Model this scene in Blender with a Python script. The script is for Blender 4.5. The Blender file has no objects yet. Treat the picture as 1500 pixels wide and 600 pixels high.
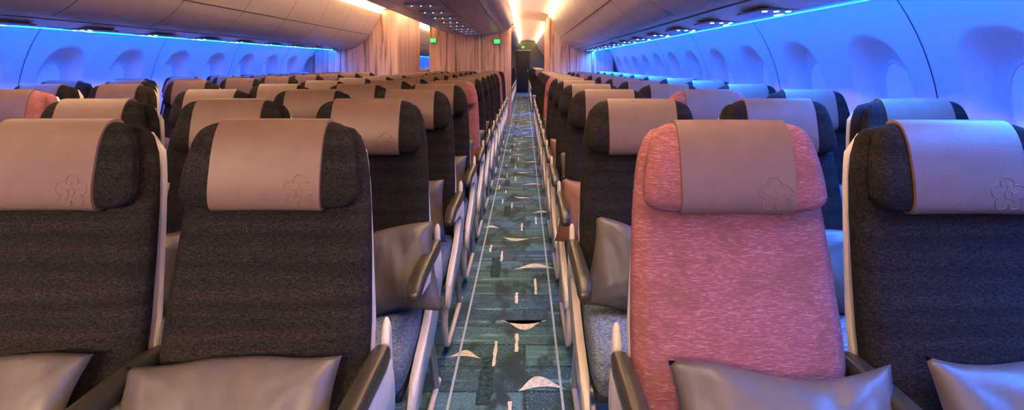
import bpy, math, random
import numpy as np
from mathutils import Vector, Matrix
random.seed(7)
scene = bpy.context.scene
scene.view_settings.view_transform='Standard'
C = bpy.context.collection
CX = -1.105      # aircraft centreline (camera stands in the right aisle at x=0)
Y0, Y1 = -4.0, 26.5

# ------------------------------------------------------------ materials
def new_mat(name):
    m = bpy.data.materials.new(name); m.use_nodes = True
    nt = m.node_tree
    return m, nt, nt.nodes['Principled BSDF']

def coords(nt, scale=(1,1,1), kind='Object'):
    tc = nt.nodes.new('ShaderNodeTexCoord'); mp = nt.nodes.new('ShaderNodeMapping')
    mp.inputs['Scale'].default_value = scale
    nt.links.new(tc.outputs[kind], mp.inputs['Vector'])
    return mp.outputs['Vector']

def noise(nt, vec, scale, detail=2, rough=.5, dist=0):
    n = nt.nodes.new('ShaderNodeTexNoise')
    n.inputs['Scale'].default_value = scale; n.inputs['Detail'].default_value = detail
    n.inputs['Roughness'].default_value = rough; n.inputs['Distortion'].default_value = dist
    nt.links.new(vec, n.inputs['Vector']); return n.outputs['Fac']

def ramp(nt, fac, stops):
    r = nt.nodes.new('ShaderNodeValToRGB')
    e = r.color_ramp.elements
    while len(e) < len(stops): e.new(.5)
    for el, (p, c) in zip(e, stops):
        el.position = p; el.color = (*c, 1)
    nt.links.new(fac, r.inputs['Fac']); return r.outputs['Color']

def mix(nt, fac, a, b, mode='MIX'):
    m = nt.nodes.new('ShaderNodeMix'); m.data_type = 'RGBA'; m.blend_type = mode
    if isinstance(fac, float): m.inputs[0].default_value = fac
    else: nt.links.new(fac, m.inputs[0])
    for i, s in ((6, a), (7, b)):
        if isinstance(s, tuple): m.inputs[i].default_value = (*s, 1)
        else: nt.links.new(s, m.inputs[i])
    return m.outputs[2]

def bump(nt, bsdf, h, strength, dist=.002):
    b = nt.nodes.new('ShaderNodeBump'); b.inputs['Strength'].default_value = strength
    b.inputs['Distance'].default_value = dist
    nt.links.new(h, b.inputs['Height']); nt.links.new(b.outputs['Normal'], bsdf.inputs['Normal'])

def simple(name, col, rough=.5, var=.12, nscale=25, bstr=0.0, metal=0):
    m, nt, b = new_mat(name)
    v = coords(nt)
    f = noise(nt, v, nscale, 3)
    lo = tuple(c*(1-var) for c in col); hi = tuple(min(1, c*(1+var)) for c in col)
    nt.links.new(ramp(nt, f, [(.3, lo), (.7, hi)]), b.inputs['Base Color'])
    b.inputs['Roughness'].default_value = rough; b.inputs['Metallic'].default_value = metal
    if bstr: bump(nt, b, noise(nt, v, nscale*12, 2), bstr)
    return m

def emit(name, col, s):
    m, nt, b = new_mat(name)
    b.inputs['Base Color'].default_value = (*col, 1)
    b.inputs['Emission Color'].default_value = (*col, 1)
    b.inputs['Emission Strength'].default_value = s
    return m

def fabric(name, dark, light, rough=.9):
    m, nt, b = new_mat(name)
    f1 = noise(nt, coords(nt, (110, 110, 620)), 1, 1)
    f2 = noise(nt, coords(nt, (620, 620, 110)), 1, 1)
    mm = nt.nodes.new('ShaderNodeMath'); mm.operation = 'ADD'
    nt.links.new(f1, mm.inputs[0]); nt.links.new(f2, mm.inputs[1])
    m2 = nt.nodes.new('ShaderNodeMath'); m2.operation = 'MULTIPLY'; m2.inputs[1].default_value = .5
    nt.links.new(mm.outputs[0], m2.inputs[0])
    f3 = noise(nt, coords(nt, (1.5, 1.5, 34)), 1, 3)
    c = ramp(nt, m2.outputs[0], [(.40, dark), (.70, light)])
    c = mix(nt, .6, c, ramp(nt, f3, [(.38, (.35,.35,.35)), (.62, (1,1,1))]), 'MULTIPLY')
    nt.links.new(c, b.inputs['Base Color'])
    b.inputs['Roughness'].default_value = rough
    b.inputs['Specular IOR Level'].default_value = .15
    bump(nt, b, m2.outputs[0], .4)
    return m

M_DARK = fabric('seat_fabric_charcoal', (.008,.0064,.0058), (.048,.038,.034))
M_CUSH = fabric('seat_cushion_denim', (.07,.088,.100), (.32,.39,.43))
def pink_mat():
    m, nt, b = new_mat('seat_fabric_pink')
    f = noise(nt, coords(nt, (60, 60, 480)), 1, 2, .6, .5)
    c = ramp(nt, f, [(.36, (.245,.076,.080)), (.54, (.30,.100,.102)), (.68, (.42,.205,.19))])
    g = noise(nt, coords(nt, (10, 10, 15)), 1, 6, .75)
    c2 = mix(nt, ramp(nt, g, [(.51, (0,0,0)), (.54, (1,1,1))]), c, (.195,.076,.058))
    c3 = mix(nt, .5, c, c2)
    nt.links.new(c3, b.inputs['Base Color']); b.inputs['Roughness'].default_value = .85
    b.inputs['Specular IOR Level'].default_value = .2
    bump(nt, b, f, .5)
    return m
M_PINK = pink_mat()
M_LEATHER = simple('headrest_leather_taupe', (.180,.106,.072), .42, .06, 18, .25)
M_SHELL = simple('seat_shell_beige', (.64,.57,.49), .30, .05)
M_ARM = simple('armrest_pad_olive', (.036,.031,.020), .30, .1)
M_METAL = simple('seat_leg_aluminium', (.42,.41,.40), .35, .05, 20, 0, .6)
M_BLACK = simple('seat_understructure_black', (.02,.02,.022), .6)
M_PILLOW = simple('pillow_satin_grey', (.108,.088,.074), .42, .12, 4, .3)
M_PILLOWR = simple('pillow_satin_rust', (.20,.08,.05), .5, .12, 4, .3)
M_WALL = simple('sidewall_panel_white', (.70,.70,.74), .45, .03, 200, .05)
M_SHADE = simple('window_shade_white', (.92,.92,.92), .4, .02)
M_BIN = simple('bin_panel_pearl', (.52,.44,.40), .28, .05, 6)
M_BINC = simple('centre_bin_panel_mauve', (.25,.21,.25), .28, .05, 6)
M_SEAM = simple('panel_seam_dark', (.05,.04,.05), .6)
M_CEIL = simple('ceiling_panel_cream', (.84,.76,.66), .5, .03)
M_GREEN = emit('exit_sign_green', (.03,.75,.15), 1.5)
M_WARM = emit('light_strip_warm', (1,.60,.30), 19)
M_BLUE = emit('light_strip_blue', (.0,.11,1), 40)
M_BLUE2 = emit('sidewall_strip_blue', (.006,.14,1), 36)
M_READ = emit('reading_light_blue_white', (.25,.6,1), 5)
M_DOOR = simple('aft_door_black', (.008,.008,.008), .5)
M_AFT = simple('aft_wall_olive', (.10,.12,.08), .6)

def wood_mat():
    m, nt, b = new_mat('monument_wood_laminate')
    f = noise(nt, coords(nt, (16, 16, .7)), 1, 5, .65, .5)
    c = ramp(nt, f, [(.36, (.20,.09,.06)), (.45, (.56,.34,.25)), (.62, (.76,.50,.39))])
    nt.links.new(c, b.inputs['Base Color']); b.inputs['Roughness'].default_value = .45
    return m
M_WOOD = wood_mat()

def carpet_mat():
    m, nt, b = new_mat('carpet_teal')
    br = nt.nodes.new('ShaderNodeTexBrick')
    nt.links.new(coords(nt, (1, 1, 1)), br.inputs['Vector'])
    br.inputs['Scale'].default_value = 1; br.inputs['Brick Width'].default_value = 60
    br.inputs['Row Height'].default_value = .19; br.inputs['Mortar Size'].default_value = .012
    br.inputs['Mortar Smooth'].default_value = .8
    br.inputs['Color1'].default_value = (.018,.060,.088,1)
    br.inputs['Color2'].default_value = (.070,.200,.275,1)
    br.inputs['Mortar'].default_value = (.006,.018,.026,1)
    sp = noise(nt, coords(nt), 120, 3, .7)
    big = noise(nt, coords(nt, (6, 3.5, 1)), 1, 5, .65)
    streak = noise(nt, coords(nt, (2.5, 26, 1)), 1, 4, .6)
    c = mix(nt, ramp(nt, sp, [(.54, (0,0,0)), (.70, (1,1,1))]), br.outputs['Color'], (.20,.42,.52))
    c = mix(nt, ramp(nt, streak, [(.56, (0,0,0)), (.68, (.6,.6,.6))]), c, (.24,.45,.54))
    c = mix(nt, ramp(nt, big, [(.40, (1,1,1)), (.52, (0,0,0))]), c, (.014,.042,.060))
    nt.links.new(c, b.inputs['Base Color']); b.inputs['Roughness'].default_value = .7
    b.inputs['Specular IOR Level'].default_value = .3
    bump(nt, b, sp, .35, .003)
    return m
M_CARPET = carpet_mat()
M_CREAM = simple('carpet_motif_cream', (.66,.63,.58), .8, .25, 60)
M_OLIVE = simple('carpet_motif_olive', (.024,.056,.066), .8, .7, 45)
for m_ in (M_CREAM, M_OLIVE): m_.node_tree.nodes['Principled BSDF'].inputs['Specular IOR Level'].default_value=.15
M_TRACK = simple('floor_track_grey', (.36,.46,.54), .5, .1)

# ------------------------------------------------------------ mesh builder
class MB:
    def __init__(s): s.v=[]; s.f=[]; s.m=[]; s.mats=[]
    def mi(s, mat):
        if mat not in s.mats: s.mats.append(mat)
        return s.mats.index(mat)
    def face(s, idx, mat): s.f.append(tuple(idx)); s.m.append(s.mi(mat))
    def loft(s, rings, mat, cap=True, closed=True):
        n = len(rings[0]); base = len(s.v)
        for r in rings: s.v += [tuple(p) for p in r]
        for i in range(len(rings)-1):
            for j in range(n if closed else n-1):
                a = base+i*n+j; b_ = base+i*n+(j+1)%n
                s.face((a, b_, b_+n, a+n), mat)
        if cap:
            s.face([base+j for j in range(n)][::-1], mat)
            s.face([base+(len(rings)-1)*n+j for j in range(n)], mat)
    def tube(s, path, r, mat, n=8):
        rings=[]
        P=[Vector(p) for p in path]
        for i,p in enumerate(P):
            d=(P[min(i+1,len(P)-1)]-P[max(i-1,0)]).normalized()
            u=d.orthogonal().normalized() if abs(d.x)>.9 else Vector((1,0,0))
            u=(u-d*u.dot(d)).normalized(); w=d.cross(u)
            rr = r[i] if isinstance(r,(list,tuple)) else r
            rings.append([p+u*math.cos(t)*rr+w*math.sin(t)*rr for t in [2*math.pi*k/n for k in range(n)]])
        s.loft(rings, mat)
    def box(s, c, d, mat, bev=.01):
        cx,cy,cz=c; hx,hy,hz=[k/2 for k in d]; b=min(bev,hx*.9,hy*.9,hz*.9)
        rings=[]
        for z,ins in ((-hz,b),(-hz+b*.3,b*.3),(-hz+b,0),(hz-b,0),(hz-b*.3,b*.3),(hz,b)):
            rx,ry=hx-ins,hy-ins; q=b*.6
            pts=[(rx-q,-ry),(rx,-ry+q),(rx,ry-q),(rx-q,ry),(-rx+q,ry),(-rx,ry-q),(-rx,-ry+q),(-rx+q,-ry)]
            rings.append([(cx+x,cy+y,cz+z) for x,y in pts])
        s.loft(rings, mat)
    def prism_x(s, poly, x0, x1, mat, bev=.006):
        cy=sum(p[0] for p in poly)/len(poly); cz=sum(p[1] for p in poly)/len(poly)
        def ring(x,k): return [(x, cy+(y-cy)*k, cz+(z-cz)*k) for y,z in poly]
        s.loft([ring(x0,.93),ring(x0+bev,1),ring(x1-bev,1),ring(x1,.93)], mat)
    def mesh(s, name, ang=40, smooth=True):
        me=bpy.data.meshes.new(name); me.from_pydata(s.v,[],s.f)
        for m in s.mats: me.materials.append(m)
        me.polygons.foreach_set('material_index', s.m)
        if smooth:
            me.polygons.foreach_set('use_smooth',[True]*len(me.polygons))
        me.update()
        import bmesh
        bm=bmesh.new(); bm.from_mesh(me); bmesh.ops.recalc_face_normals(bm, faces=bm.faces); bm.to_mesh(me); bm.free()
        if smooth: me.set_sharp_from_angle(angle=math.radians(ang))
        return me

def obj(name, me, loc=(0,0,0), rot=(0,0,0), parent=None, scale=(1,1,1)):
    o=bpy.data.objects.new(name, me); C.objects.link(o)
    o.location=loc; o.rotation_euler=rot; o.scale=scale
    if parent: o.parent=parent
    return o
def empty(name, loc=(0,0,0)):
    o=bpy.data.objects.new(name,None); C.objects.link(o); o.location=loc; return o

def sgn(x): return (x>0)-(x<0)
def smooth_poly(pts, it=2):
    for _ in range(it):
        q=[]
        for i in range(len(pts)):
            a=pts[i]; b=pts[(i+1)%len(pts)]
            q.append((a[0]*.75+b[0]*.25,a[1]*.75+b[1]*.25)); q.append((a[0]*.25+b[0]*.75,a[1]*.25+b[1]*.75))
        pts=q
    return pts
def interp(x, tbl):
    xs=[t[0] for t in tbl]
    return [float(np.interp(x,xs,[t[k] for t in tbl])) for k in range(1,len(tbl[0]))]

# ------------------------------------------------------------ seat
def rec(z): return (z-1.065)*.22     # recline offset
HZ, HH, HT, HYC = 1.066, .098, .044, .026
def hr_wing(u): return -.020*abs(u)**3.0
def hr_halfw(z): return float(np.interp(z,[.96,1.0,1.06,1.12,1.17],[.200,.207,.200,.187,.170]))

def seat_mesh(pink, L, R, legs):
    b=MB(); F = M_PINK if pink else M_DARK
    tbl=[(.40,.215,.034),(.43,.228,.042),(.50,.236,.044),(.70,.236,.042),(.85,.228,.040),(.95,.221,.038),(1.03,.212,.036),(1.08,.202,.035),(1.12,.186,.032),(1.14,.168,.025),(1.150,.13,.012)]
    rings=[]
    zs=[.40,.415,.43,.47,.55,.63,.70,.78,.85,.90,.95,.99,1.03,1.06,1.08,1.10,1.12,1.13,1.14,1.146,1.150]
    N=40
    for z in zs:
        a,t=interp(z,tbl); ring=[]
        yc=.075+rec(z)
        lum=-.018*math.exp(-((z-.62)/.14)**2)
        for k in range(N):
            th=2*math.pi*k/N; n=3.6
            x=a*sgn(math.cos(th))*abs(math.cos(th))**(2/n)
            y=t*sgn(math.sin(th))*abs(math.sin(th))**(2/n)
            if y<0: y+= lum*(1-(x/a)**2) - .010*min(1,abs(x/a))**4*(abs(x/a)<.9)
            ring.append((x,yc+y,z))
        rings.append(ring)
    b.loft(rings,F)
    # rigid shell behind: pale rim
    rings=[]
    for z in [.36,.38,.5,.7,.9,1.0,1.05,1.08,1.11,1.125]:
        a=float(np.interp(z,[.36,.38,.5,.7,.85,.95,1.03,1.08,1.125],[.225,.236,.238,.234,.219,.210,.200,.189,.150]))
        yc=.128+rec(z)
        ring=[]
        for k in range(24):
            th=2*math.pi*k/24; n=5
            ring.append((a*sgn(math.cos(th))*abs(math.cos(th))**(2/n), yc+.017*sgn(math.sin(th))*abs(math.sin(th))**(2/n), z))
        rings.append(ring)
    b.loft(rings, M_SHELL)
    b.box((0,.148+rec(.96),.96),(.27,.012,.16),M_BLACK)
    b.box((0,.148+rec(.72),.70),(.38,.02,.24),M_SHELL)
    b.box((0,.13,.47),(.38,.03,.14),M_BLACK)
    # headrest
    rings=[]
    for u in [-1,-.99,-.965,-.92,-.86,-.78,-.65,-.45,-.2,0,.2,.45,.65,.78,.86,.92,.965,.99,1]:
        au=abs(u)
        e=max(.15,max(0,1-au**7)**.5); e2=.62+.38*max(0,1-au**9)**.5
        ring=[]
        for k in range(36):
            th=2*math.pi*k/36; n=2.7
            y=HT*e*sgn(math.cos(th))*abs(math.cos(th))**(2/n)
            z=HZ+HH*e2*sgn(math.sin(th))*abs(math.sin(th))**(2/n)
            ring.append((u*hr_halfw(z), HYC+hr_wing(u)+y+rec(z), z))
        rings.append(ring)
    b.loft(rings,F)
    b.box((0,.07,1.06),(.22,.05,.12),M_BLACK)
    # leather cover wrapping the middle of the headrest
    rings=[]
    U=.64
    for u in [-U,-U+.006,-.4,-.2,0,.2,.4,U-.006,U]:
        g=.0005 if abs(u)>U-.003 else .0055
        ring=[]
        for k in range(44):
            th=2*math.pi*k/44; n=2.7
            y=(HT+g)*sgn(math.cos(th))*abs(math.cos(th))**(2/n)
            z=HZ+(HH+g)*sgn(math.sin(th))*abs(math.sin(th))**(2/n)
            ring.append((u*hr_halfw(HZ), HYC+hr_wing(u)+y+rec(z), z))
        rings.append(ring)
    b.loft(rings,M_LEATHER)
    # embossed plum blossom
    def fy(x,z):
        u=x/hr_halfw(HZ); g=.0055
        return HYC+hr_wing(u)-(HT+g)*max(0,1-abs((z-HZ)/(HH+g))**2.7)**(1/2.7)+rec(z)
    bx,bz=.080,1.012
    path=[]
    for k in range(81):
        t=2*math.pi*k/80
        r=.022+.016*abs(math.cos(2.5*t))**.6
        x=bx+r*math.sin(t); z=bz+r*math.cos(t)
        path.append((x,fy(x,z),z))
    b.tube(path,.0017,M_LEATHER,6)
    path=[]
    for k in range(25):
        t=2*math.pi*k/24; x=bx+.008*math.sin(t); z=bz+.008*math.cos(t); path.append((x,fy(x,z),z))
    b.tube(path,.0015,M_LEATHER,5)
    for q in range(5):
        t=2*math.pi*q/5; path=[(bx+r*math.sin(t),fy(bx+r*math.sin(t),bz+r*math.cos(t)),bz+r*math.cos(t)) for r in (.01,.016,.022)]
        b.tube(path,.0013,M_LEATHER,5)
    # seat cushion
    rings=[]
    for y,hw,zt,zb in [(.06,.2,.44,.36),(.05,.225,.455,.35),(-.05,.238,.462,.345),(-.2,.240,.468,.34),(-.34,.241,.475,.335),(-.42,.241,.474,.33),(-.465,.238,.46,.33),(-.49,.230,.43,.335),(-.498,.215,.40,.35)]:
        ring=[]; zc=(zt+zb)/2; hz=(zt-zb)/2
        for k in range(32):
            th=2*math.pi*k/32; n=4.5
            x=hw*sgn(math.cos(th))*abs(math.cos(th))**(2/n); z=hz*sgn(math.sin(th))*abs(math.sin(th))**(2/n)
            if z>0: z-=.012*(1-(x/hw)**2)
            ring.append((x,y,zc+z))
        rings.append(ring)
    b.loft(rings,M_CUSH)
    b.box((0,-.2,.315),(.46,.5,.035),M_BLACK)
    b.tube([(-.255,-.36,.29),(.255,-.36,.29)],.02,M_METAL,10)
    b.tube([(-.255,-.02,.29),(.255,-.02,.29)],.02,M_METAL,10)
    b.box((0,-.2,.265),(.26,.26,.06),M_BLACK)
    # arms
    for side,typ in ((-1,L),(1,R)):
        if not typ: continue
        ax=side*.2575
        rings=[]
        for y,w,zt,zb in [(.015,.012,.632,.612),(.01,.020,.645,.600),(-.03,.023,.652,.597),(-.15,.024,.654,.604),(-.30,.024,.652,.608),(-.37,.024,.646,.600),(-.405,.022,.632,.588),(-.42,.018,.616,.585),(-.424,.008,.602,.590)]:
            zc=(zt+zb)/2; hz=(zt-zb)/2
            rings.append([(ax+w*sgn(math.cos(t))*abs(math.cos(t))**.6, y, zc+hz*sgn(math.sin(t))*abs(math.sin(t))**.6) for t in [2*math.pi*k/20 for k in range(20)]])
        b.loft(rings,M_ARM)
        poly=smooth_poly([(.05,.615),(-.40,.607),(-.41,.590),(-.26,.574),(-.06,.545),(.02,.44),(.08,.42),(.10,.50)],1)
        b.prism_x(poly, ax-.015, ax+.015, M_SHELL)
        poly=smooth_poly([(.03,.60),(.0,.46),(.02,.36),(.08,.36),(.09,.50),(.075,.66),(.05,.70)],1)
        b.prism_x(poly, ax-.009, ax+.009, M_SHELL)
        if typ==2:
            poly=smooth_poly([(.07,.60),(-.02,.60),(-.07,.50),(-.20,.42),(-.42,.36),(-.49,.30),(-.49,.24),(-.42,.24),(-.30,.29),(-.05,.33),(.07,.42)],2)
            b.prism_x(poly, ax-.013, ax+.013, M_SHELL)
            lx=ax-side*.015
            b.tube([(lx,-.42,.28),(lx,-.455,.18),(lx,-.43,.08),(lx,-.35,.03),(lx,-.20,.022),(lx,.10,.022),(lx,.17,.03)],[.018,.015,.013,.012,.011,.012,.014],M_SHELL,10)
            b.tube([(lx,-.06,.30),(lx,.04,.18),(lx,.12,.03)],[.02,.015,.015],M_METAL,10)
    if legs:
        b.tube([(0,-.36,.29),(0,-.40,.10),(0,-.40,.02)],[.02,.015,.02],M_METAL)
        b.tube([(0,-.02,.29),(0,.10,.03)],.017,M_METAL)
        b.box((0,-.14,.02),(.05,.6,.03),M_METAL)
    return b.mesh('airplane_seat_mesh',50)

cache={}
def seat(x,y,pink,L,R,legs):
    k=(pink,L,R,legs)
    if k not in cache: cache[k]=seat_mesh(*k)
    return obj('airplane_seat',cache[k],(x,y,0))

# ------------------------------------------------------------ pillow
def pillow_mesh(mat,seed):
    b=MB(); n=28; rnd=random.Random(seed); ph=[rnd.uniform(0,6) for _ in range(6)]
    def P(i,j,side):
        u=-1+2*i/n; v=-1+2*j/n
        x=.225*u*(1-.06*(1-v*v)); z=.150*v*(1-.10*(1-u*u))
        t=.055*(max(0,(1-u**4)*(1-v**4)))**.6
        w=.006*math.sin(5*u+ph[0])*math.sin(4*v+ph[1])+.004*math.sin(11*u+3*v+ph[2])
        edge=(1-u**6)*(1-v**6)
        rad=math.hypot(abs(u)-1.0,abs(v)-1.0)
        cr=.006*math.sin(14*math.atan2(1.001-abs(v),1.001-abs(u)))*math.exp(-(rad/.6)**2)
        cr+=.0022*math.sin(23*u+6*v*math.sin(3*u+ph[4])+ph[5])
        return (x, side*(t+cr*edge)+w*.9, z+.012*math.sin(3*u+ph[3]))
    for side in (-1,1):
        base=len(b.v)
        for i in range(n+1):
            for j in range(n+1): b.v.append(P(i,j,side))
        for i in range(n):
            for j in range(n):
                a=base+i*(n+1)+j; b.face((a,a+1,a+n+2,a+n+1),mat)
    me=b.mesh('pillow_mesh',80)
    import bmesh
    bm=bmesh.new(); bm.from_mesh(me); bmesh.ops.remove_doubles(bm,verts=bm.verts,dist=.0008); bmesh.ops.recalc_face_normals(bm,faces=bm.faces); bm.to_mesh(me); bm.free()
    for p in me.polygons: p.use_smooth=True
    return me
PG=[pillow_mesh(M_PILLOW,s) for s in (1,2,3)]; PR=pillow_mesh(M_PILLOWR,4)
def pillow(x,y,z=.60,rx=-.28,ry=0,rz=0,m=None):
    obj('pillow', m or random.choice(PG),(x,y,z),(rx,ry,rz))

# ------------------------------------------------------------ rows
PITCH=.81; D1=1.33
CEN=[-.59,-1.105,-1.62]; RGT=[.44,.955,1.47]; LFT=[-2.67,-3.185,-3.70]
pinks={('R',0,0),('R',2,1),('C',4,0),('L',2,0),('R',6,0),('R',8,1),('L',5,1),('C',8,2),('C',10,0)}
def rows(block,xs,idx,yof=0):
    for r in idx:
        y=D1+PITCH*r+yof
        for k,x in enumerate(xs):
            xx=x+(.035 if (block=='R' and r==0) else 0)
            if block=='R' and r==0: y=1.30
            if block=='C': L,R=(1,2) if k==0 else (1,0) if k==1 else (2,0)
            elif block=='R': L,R=(2,1) if k==0 else (0,1)
            else: L,R=(0,2) if k==0 else (0,1) if k==1 else (1,1)
            seat(xx,y,(block,r,k) in pinks,L,R,k!=0 and k!=1)
            if r<7:
                if r==0:
                    if block=='C' and k==0: pillow(xx-.015,y-.20,.562,-.62,-.035,.03,PG[0])
                    elif block=='C': pillow(xx-.03,y-.20,.562,-.60,-.03,0,PG[1])
                    elif block=='R' and k==0: pillow(xx+.045,y-.21,.56,-.58,.0,-.02,PG[2])
                    else: pillow(xx+.045,y-.20,.575,-.52,.03,0,PG[1])
                elif r==1 and k==0 and block=='C': pillow(xx+.07,y-.18,.575,-.32,-.16,.10,PG[1])
                elif r==1 and k==0 and block=='R': pillow(xx+.0,y-.18,.575,-.30,.2,-.1,PG[2])
                elif r==2 and k==0 and block=='R': pillow(xx-.05,y-.18,.58,-.28,.15,0,PR)
                else: pillow(xx+random.uniform(-.03,.03),y-.175,.585,-.28,random.uniform(-.1,.1),0, PR if random.random()<.15 else None)
rows('C',CEN,range(0,13)); rows('R',RGT,range(0,12)); rows('L',LFT,range(0,11))
rows('C',CEN,range(18,28)); rows('R',RGT,range(18,28)); rows('L',LFT,range(17,28))

# ------------------------------------------------------------ floor
b=MB(); b.v=[(-4.3,Y0,0),(2.1,Y0,0),(2.1,Y1,0),(-4.3,Y1,0)]; b.face((0,1,2,3),M_CARPET)
floor=obj('floor',b.mesh('floor_mesh',smooth=False))
b=MB()
def flat(pts,z,mat):
    base=len(b.v); b.v+=[(x,y,z) for x,y in pts]; b.face(range(base,base+len(pts)),mat)
def leaf(x,y,w,h,s,asym=.3):
    N=20
    top=[(x-w+2*w*k/N, y+s*h*math.sin(math.pi*(k/N)**(1+asym))**2.0) for k in range(N+1)]
    bot=[(x-w+2*w*k/N, y-.006+s*.35*h*math.sin(math.pi*k/N)) for k in range(N-1,0,-1)]
    flat(top+bot,.0022,M_CREAM)
for xa in (0,-2.15):
    for xl in (-.29,.147):
        flat([(xa+xl-.005,Y0),(xa+xl+.005,Y0),(xa+xl+.005,Y1),(xa+xl-.005,Y1)],.003,M_TRACK)
    y=1.5; c_=0
    while y<24:
        x=xa-.07+(-.10 if c_%2 else .06)+random.uniform(-.02,.02); w=.030; l=random.uniform(.30,.42)
        zig=[(x+random.uniform(-.004,.004),y+l*k/10,w*random.uniform(.9,1.1)) for k in range(11)]
        if c_%2: flat([(a-w_,c) for a,c,w_ in zig]+[(a+w_,c) for a,c,w_ in zig[::-1]],.0015,M_OLIVE)
        leaf(xa+(.12 if c_%2 else -.03)+random.uniform(-.04,.04), y+random.uniform(.05,.15), random.uniform(.11,.16), random.uniform(.08,.11), 1 if c_%2 else -1, random.uniform(-.35,.35))
        if c_%3==1: leaf(xa-.28, y+.35, .09, .07, 1, .3)
        x=xa-.07+random.uniform(-.14,.10)
        for q in range(2):
            yy=y+.28+q*random.uniform(.12,.2); l=random.uniform(.14,.28)
            zig=[(x+random.uniform(-.002,.002),yy+l*k/6,random.uniform(.004,.009)) for k in range(7)]
            flat([(a-w_,c) for a,c,w_ in zig]+[(a+w_,c) for a,c,w_ in zig[::-1]],.0025,M_CREAM)
            x+=random.choice((-1,1))*random.uniform(.07,.13)
        y+=random.uniform(.58,.74); c_+=1
pat=obj('carpet_pattern',b.mesh('carpet_pattern',smooth=False),parent=floor)

# ------------------------------------------------------------ side walls
wz=[0,.4,.8,1.06,1.3,1.5,1.62,1.75]; wr=[2.86,3.02,3.09,3.08,3.02,2.94,2.87,2.76]
pc=np.polyfit(wz,wr,4)
def W(z): return float(np.polyval(pc,z))
WP=.84
def sm(x): x=max(0,min(1,x)); return x*x*(3-2*x)
def wall_panel(sd):
    b=MB(); nt_,nz=64,84; ZT=1.78
    for i in range(nt_+1):
        t=-WP/2+WP*i/nt_
        for j in range(nz+1):
            z=(.5*j/10) if j<=10 else .5+(ZT-.5)*(j-10)/(nz-10)
            q=(abs(t/.26)**2.5+abs((z-1.13)/.33)**2.5)**(1/2.5)
            d=.11*sm((1.0-q)/.26)
            b.v.append((sd*(W(z)+d),t,z))
    for i in range(nt_):
        for j in range(nz):
            a=i*(nz+1)+j; b.face((a,a+1,a+nz+2,a+nz+1),M_WALL)
    return b.mesh('wall_panel',60)
def window_mesh(sd):
    b=MB()
    def pt(t,z,o): return (sd*(W(z)+.110-o),t,z)
    N=40
    def ring(a,h,o): return [pt(a*math.cos(2*math.pi*k/N),1.12+h*math.sin(2*math.pi*k/N),o) for k in range(N)]
    b.loft([ring(.152,.205,.0),ring(.150,.203,.006),ring(.140,.193,.010),ring(.132,.185,.008),ring(.130,.183,.003)],M_WALL,cap=False)
    b.loft([ring(.131,.184,.004),ring(.10,.14,.004),ring(.05,.07,.004),ring(.002,.003,.004)],M_SHADE,cap=False)
    b.box((sd*(W(.97)+.110-.010),0,.975),(.012,.07,.012),M_WALL,.003)
    return b.mesh('window',50)
for sd,name,ph in ((1,'wall_right',3.14),(-1,'wall_left',5.15)):
    e=empty(name,(CX,0,0)); me=wall_panel(sd); wm=window_mesh(sd)
    k0=math.ceil((Y0-ph)/WP); k=k0; n=1; seam=MB()
    while ph+k*WP<Y1:
        y=ph+k*WP
        obj('panel',me,(0,y,0),parent=e); obj('window_%d'%n,wm,(0,y,0),parent=e); n+=1
        if (k%2)==0:
            yy=y-WP/2
            rr=[[(sd*(W(z)-.002),yy-.004,z),(sd*(W(z)-.002),yy+.004,z)] for z in np.linspace(0.02,1.75,40)]
            seam.loft(rr,M_SEAM,cap=False,closed=False)
        k+=1
    obj('panel_seams',seam.mesh('seams'),parent=e)

# ------------------------------------------------------------ ceiling
def extrude(b,prof,y0,y1,mat,ny=1):
    rr=[[(x,y0+(y1-y0)*k/ny,z) for x,z in prof] for k in range(ny+1)]
    b.loft(rr,mat,cap=False,closed=False)
def crv(pts,n=6):
    out=[]; P=[pts[0]]+pts+[pts[-1]]
    for i in range(1,len(P)-2):
        for k in range(n):
            t=k/n; q=[]
            for c in range(2):
                p0,p1,p2,p3=P[i-1][c],P[i][c],P[i+1][c],P[i+2][c]
                q.append(.5*(2*p1+(p2-p0)*t+(2*p0-5*p1+4*p2-p3)*t*t+(3*p1-p0-3*p2+p3)*t**3))
            out.append(tuple(q))
    out.append(pts[-1]); return out
ceil=empty('ceiling')
b=MB()
for sd in (-1,1):
    prof=[(CX+sd*r,z) for r,z in crv([(.84,2.30),(.92,2.355),(1.1,2.395),(1.26,2.41),(1.42,2.395),(1.60,2.355),(1.69,2.30)])]
    extrude(b,prof,Y0,Y1,M_CEIL)
    extrude(b,[(CX+sd*1.66,2.44),(CX+sd*3.0,2.44),(CX+sd*3.0,1.70)],Y0,Y1,M_CEIL)
extrude(b,[(CX-.88,2.36),(CX+.88,2.36)],Y0,Y1,M_CEIL)
obj('aisle_ceiling_panels',b.mesh('aisle_ceiling',60),parent=ceil)
b=MB()
for sd in (-1,1):
    prof=[(CX+sd*r,z-.002) for r,z in crv([(.92,2.355),(1.1,2.395),(1.26,2.41),(1.42,2.395),(1.60,2.355)])]
    for k in range(0,16):
        y=Y0+1+k*2.0; extrude(b,prof,y,y+.012,M_SEAM)
obj('ceiling_seams',b.mesh('ceiling_seams'),parent=ceil)

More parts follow.
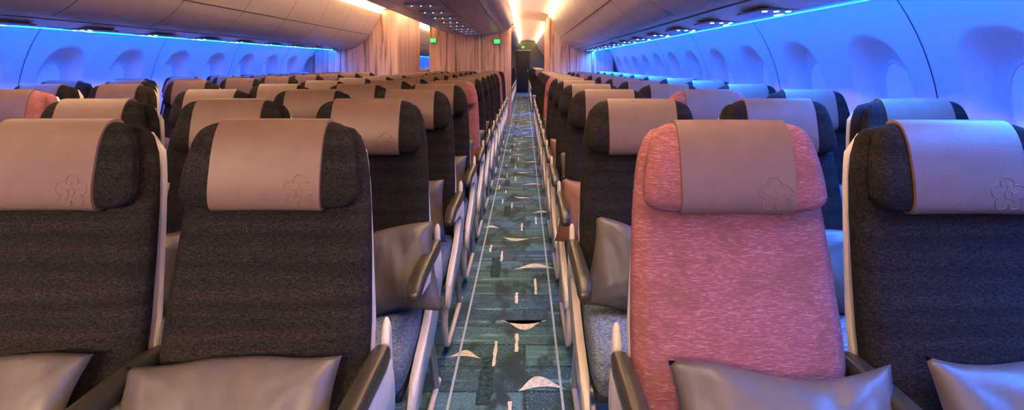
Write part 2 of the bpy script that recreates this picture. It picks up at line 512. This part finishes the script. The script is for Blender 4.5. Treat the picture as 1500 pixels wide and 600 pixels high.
strips=empty('ceiling_light_strips')
b=MB()
for sd in (-1,1):
    extrude(b,[(CX+sd*.880,2.275),(CX+sd*.905,2.325)],Y0,Y1,M_WARM)
    extrude(b,[(CX+sd*1.650,2.275),(CX+sd*1.625,2.325)],Y0,Y1,M_WARM)
obj('warm_strips',b.mesh('warm'),parent=strips)
b=MB()
for sd in (-1,1):
    extrude(b,[(CX+sd*2.64,1.70),(CX+sd*2.72,1.70)],Y0,Y1,M_BLUE)
    extrude(b,[(CX+sd*2.572,1.573),(CX+sd*2.600,1.580)],Y0,Y1,M_BLUE2)
obj('blue_cove_strips',b.mesh('blue'),parent=strips)

# ------------------------------------------------------------ bins
side_prof=crv([(2.71,1.765),(2.70,1.735),(2.62,1.725),(2.605,1.65),(2.60,1.60),(2.57,1.58),(2.45,1.572),(2.30,1.588),(2.12,1.645),(1.95,1.76),(1.82,1.92),(1.73,2.08),(1.68,2.20),(1.66,2.29)])
cen_prof=crv([(-.875,2.29),(-.86,2.22),(-.79,2.09),(-.62,2.0),(-.33,1.95),(0,1.935),(.33,1.95),(.62,2.0),(.79,2.09),(.86,2.22),(.875,2.29)])
def bins(kind,sd,y0,y1,name):
    b=MB()
    prof=[(CX+(sd if kind=='s' else 1)*r,z) for r,z in (side_prof if kind=='s' else cen_prof)]
    extrude(b,prof,y0,y1,M_BIN if kind=='s' else M_BINC)
    for y in (y0,y1):
        base=len(b.v); cap=[(x,y,z) for x,z in prof]
        b.v+=cap; b.face(range(base,base+len(cap)),M_BIN)
    face=[(r,z) for r,z in (side_prof if kind=='s' else cen_prof)]
    off=[]
    for i,(r,z) in enumerate(face):
        p=face[max(0,i-1)]; q=face[min(len(face)-1,i+1)]
        dx,dz=q[0]-p[0],q[1]-p[1]; L=math.hypot(dx,dz) or 1
        nx,nz=dz/L,-dx/L
        if kind=='s': nx,nz=-abs(nx) if r<2.4 else 0,-abs(nz)
        else: nx,nz=(nx,nz) if nz<0 else (-nx,-nz)
        off.append((r+nx*.002,z+nz*.002))
    sx=sd if kind=='s' else 1
    def strip(i0,i1,ya,yb,mat=M_SEAM):
        extrude(b,[(CX+sx*r,z) for r,z in off[i0:i1]],ya,yb,mat)
    n=len(off)
    y=y0+.5
    while y<y1-.1:
        if kind=='s': strip(int(n*.60),n,y,y+.010)
        else: strip(0,int(n*.30),y,y+.010); strip(int(n*.70),n,y,y+.010)
        y+=1.06
    def longi(r,w=.006,s=1):
        rr=[(p[0],p[1]) for p in off]
        if kind=='s': rr=[p for p in rr if p[0]<2.59]
        rr=sorted(rr); xs=[p[0] for p in rr]; zz=[p[1] for p in rr]
        extrude(b,[(CX+sx*(r-w),float(np.interp(r-w,xs,zz))-.001),(CX+sx*(r+w),float(np.interp(r+w,xs,zz))-.001)],y0,y1,M_SEAM)
    if kind=='s':
        longi(2.20); longi(2.54,.004); longi(1.86,.003)
    else:
        longi(-.60,.004); longi(.60,.004); longi(.25,.004); longi(-.25,.004)
    y=y0+.3
    while y<y1-.4:
        if kind=='s':
            b.box((CX+sx*2.38,y+.2,1.574),(.20,.34,.012),M_BINC,.004)
            for q in range(3):
                b.box((CX+sx*(2.32+.06*q),y+.10,1.566),(.018,.028,.006),M_READ,.002)
            b.box((CX+sx*2.49,y+.32,1.567),(.014,.10,.005),M_READ,.002)
        else:
            b.box((CX,y+.2,1.931),(.34,.34,.012),M_BIN,.004)
            for q in range(3):
                b.box((CX-.1+.1*q,y+.10,1.923),(.012,.016,.006),M_READ,.002)
        y+=PITCH
    obj(name,b.mesh('bins',50))
YS=Y0+.02
bins('s',1,YS,12.0,'overhead_bin'); bins('s',-1,YS,11.0,'overhead_bin'); bins('c',1,YS,12.6,'overhead_bin')
bins('s',1,14.4,Y1-.02,'overhead_bin'); bins('s',-1,13.4,Y1-.02,'overhead_bin'); bins('c',1,14.6,Y1-.02,'overhead_bin')

# ------------------------------------------------------------ monuments
def monument(x0,x1,y0,y1,zt=2.34):
    b=MB()
    r=.07; rings=[]; plan=[]
    for cx,cy,a0 in ((x1-r,y1-r,0),(x0+r,y1-r,90),(x0+r,y0+r,180),(x1-r,y0+r,270)):
        for k in range(6):
            a=math.radians(a0+18*k); plan.append((cx+r*math.cos(a),cy+r*math.sin(a)))
    for z in (0.005,.1,zt): rings.append([(x,y,z) for x,y in plan])
    b.loft(rings,M_WOOD)
    for t in (.33,.66):
        x=x0+(x1-x0)*t; b.box((x,y0-.002,1.2),(.008,.006,2.2),M_SEAM,.001)
    b.box(((x0+x1)/2,y0-.004,.06),(x1-x0-.16,.01,.10),M_METAL,.002)
    return obj('lavatory_monument',b.mesh('monument',40))
monument(-2.10,-.33,12.62,14.55)
monument(.50,1.88,12.02,14.35)
monument(-4.08,-2.42,11.02,13.35)
def sign(x,y,z):
    b=MB(); b.box((x,y,z),(.15,.03,.11),M_BLACK,.006); b.box((x,y-.017,z),(.13,.006,.09),M_GREEN,.002)
    b.box((x-.02,y-.021,z),(.02,.003,.05),M_CEIL,.001); b.box((x+.025,y-.021,z),(.035,.003,.012),M_CEIL,.001)
    obj('exit_sign',b.mesh('exit_sign'))
sign(-2.0,12.59,1.82); sign(-.60,12.59,1.80)

# ------------------------------------------------------------ end walls and door
def endwall(name,y,mat):
    b=MB(); b.box((CX,y,1.2),(6.4,.08,2.4),mat,.01); return obj(name,b.mesh(name))
endwall('wall_back',Y1+.04,M_AFT); endwall('wall_front',Y0-.04,M_CEIL)
b=MB(); b.box((-.06,Y1-.06,.96),(.60,.05,1.90),M_DOOR,.02); b.box((.16,Y1-.095,1.0),(.03,.03,.14),M_METAL,.005)
b.box((-.06,Y1-.06,1.94),(.70,.07,.05),M_METAL,.01)
obj('door_1',b.mesh('door'))
sign(-.06,Y1-.2,2.08)

# ------------------------------------------------------------ lamps
def area(name,loc,rot,sx,sy,p,col,spread=180):
    l=bpy.data.lights.new(name,'AREA'); l.shape='RECTANGLE'; l.size=sx; l.size_y=sy; l.energy=p; l.color=col
    l.spread=math.radians(spread)
    o=bpy.data.objects.new(name,l); C.objects.link(o); o.location=loc; o.rotation_euler=rot
for ax in (0.15,-2.36):
    area('aisle_warm_fill',(ax,9,2.30),(0,0,0),.25,22,80,(1,.74,.54),100)  # added warm fill over each aisle, on top of the light strips
for sd in (-1,1):
    # indirect cove lamps washing the aisle ceiling
    area('cove_wash_lamp',(CX+sd*.91,11,2.315),(0,math.radians(180+sd*50),0),.03,29,60,(1,.66,.38))
    area('cove_wash_lamp',(CX+sd*1.62,11,2.315),(0,math.radians(180-sd*50),0),.03,29,60,(1,.66,.38))
    # added blue fill for the window seats, under the side-bin lips, aimed inboard/down
    area('window_seat_blue_fill',(CX+sd*2.555,11,1.562),(0,math.radians(sd*18),0),.025,29,620 if sd>0 else 120,(.02,.20,1),125)
# added fill, no cabin fixture, behind the viewer: warm over the centre block
area('front_warm_fill',(-1.2,-2.2,2.0),(math.radians(64),0,math.radians(4)),2.2,.5,60,(1,.70,.48),62)

w=bpy.data.worlds.new('World'); scene.world=w; w.use_nodes=True
w.node_tree.nodes['Background'].inputs[0].default_value=(.25,.25,.35,1); w.node_tree.nodes['Background'].inputs[1].default_value=.3
cd=bpy.data.cameras.new('Camera'); cam=bpy.data.objects.new('Camera',cd); C.objects.link(cam)
cam.location=(0,0,1.3); cam.rotation_euler=(math.radians(90),0,0)
cd.sensor_width=36; cd.lens=840/1500*36; cd.shift_x=-18/1500; cd.shift_y=-206/1500; cd.clip_start=.05
scene.camera=cam
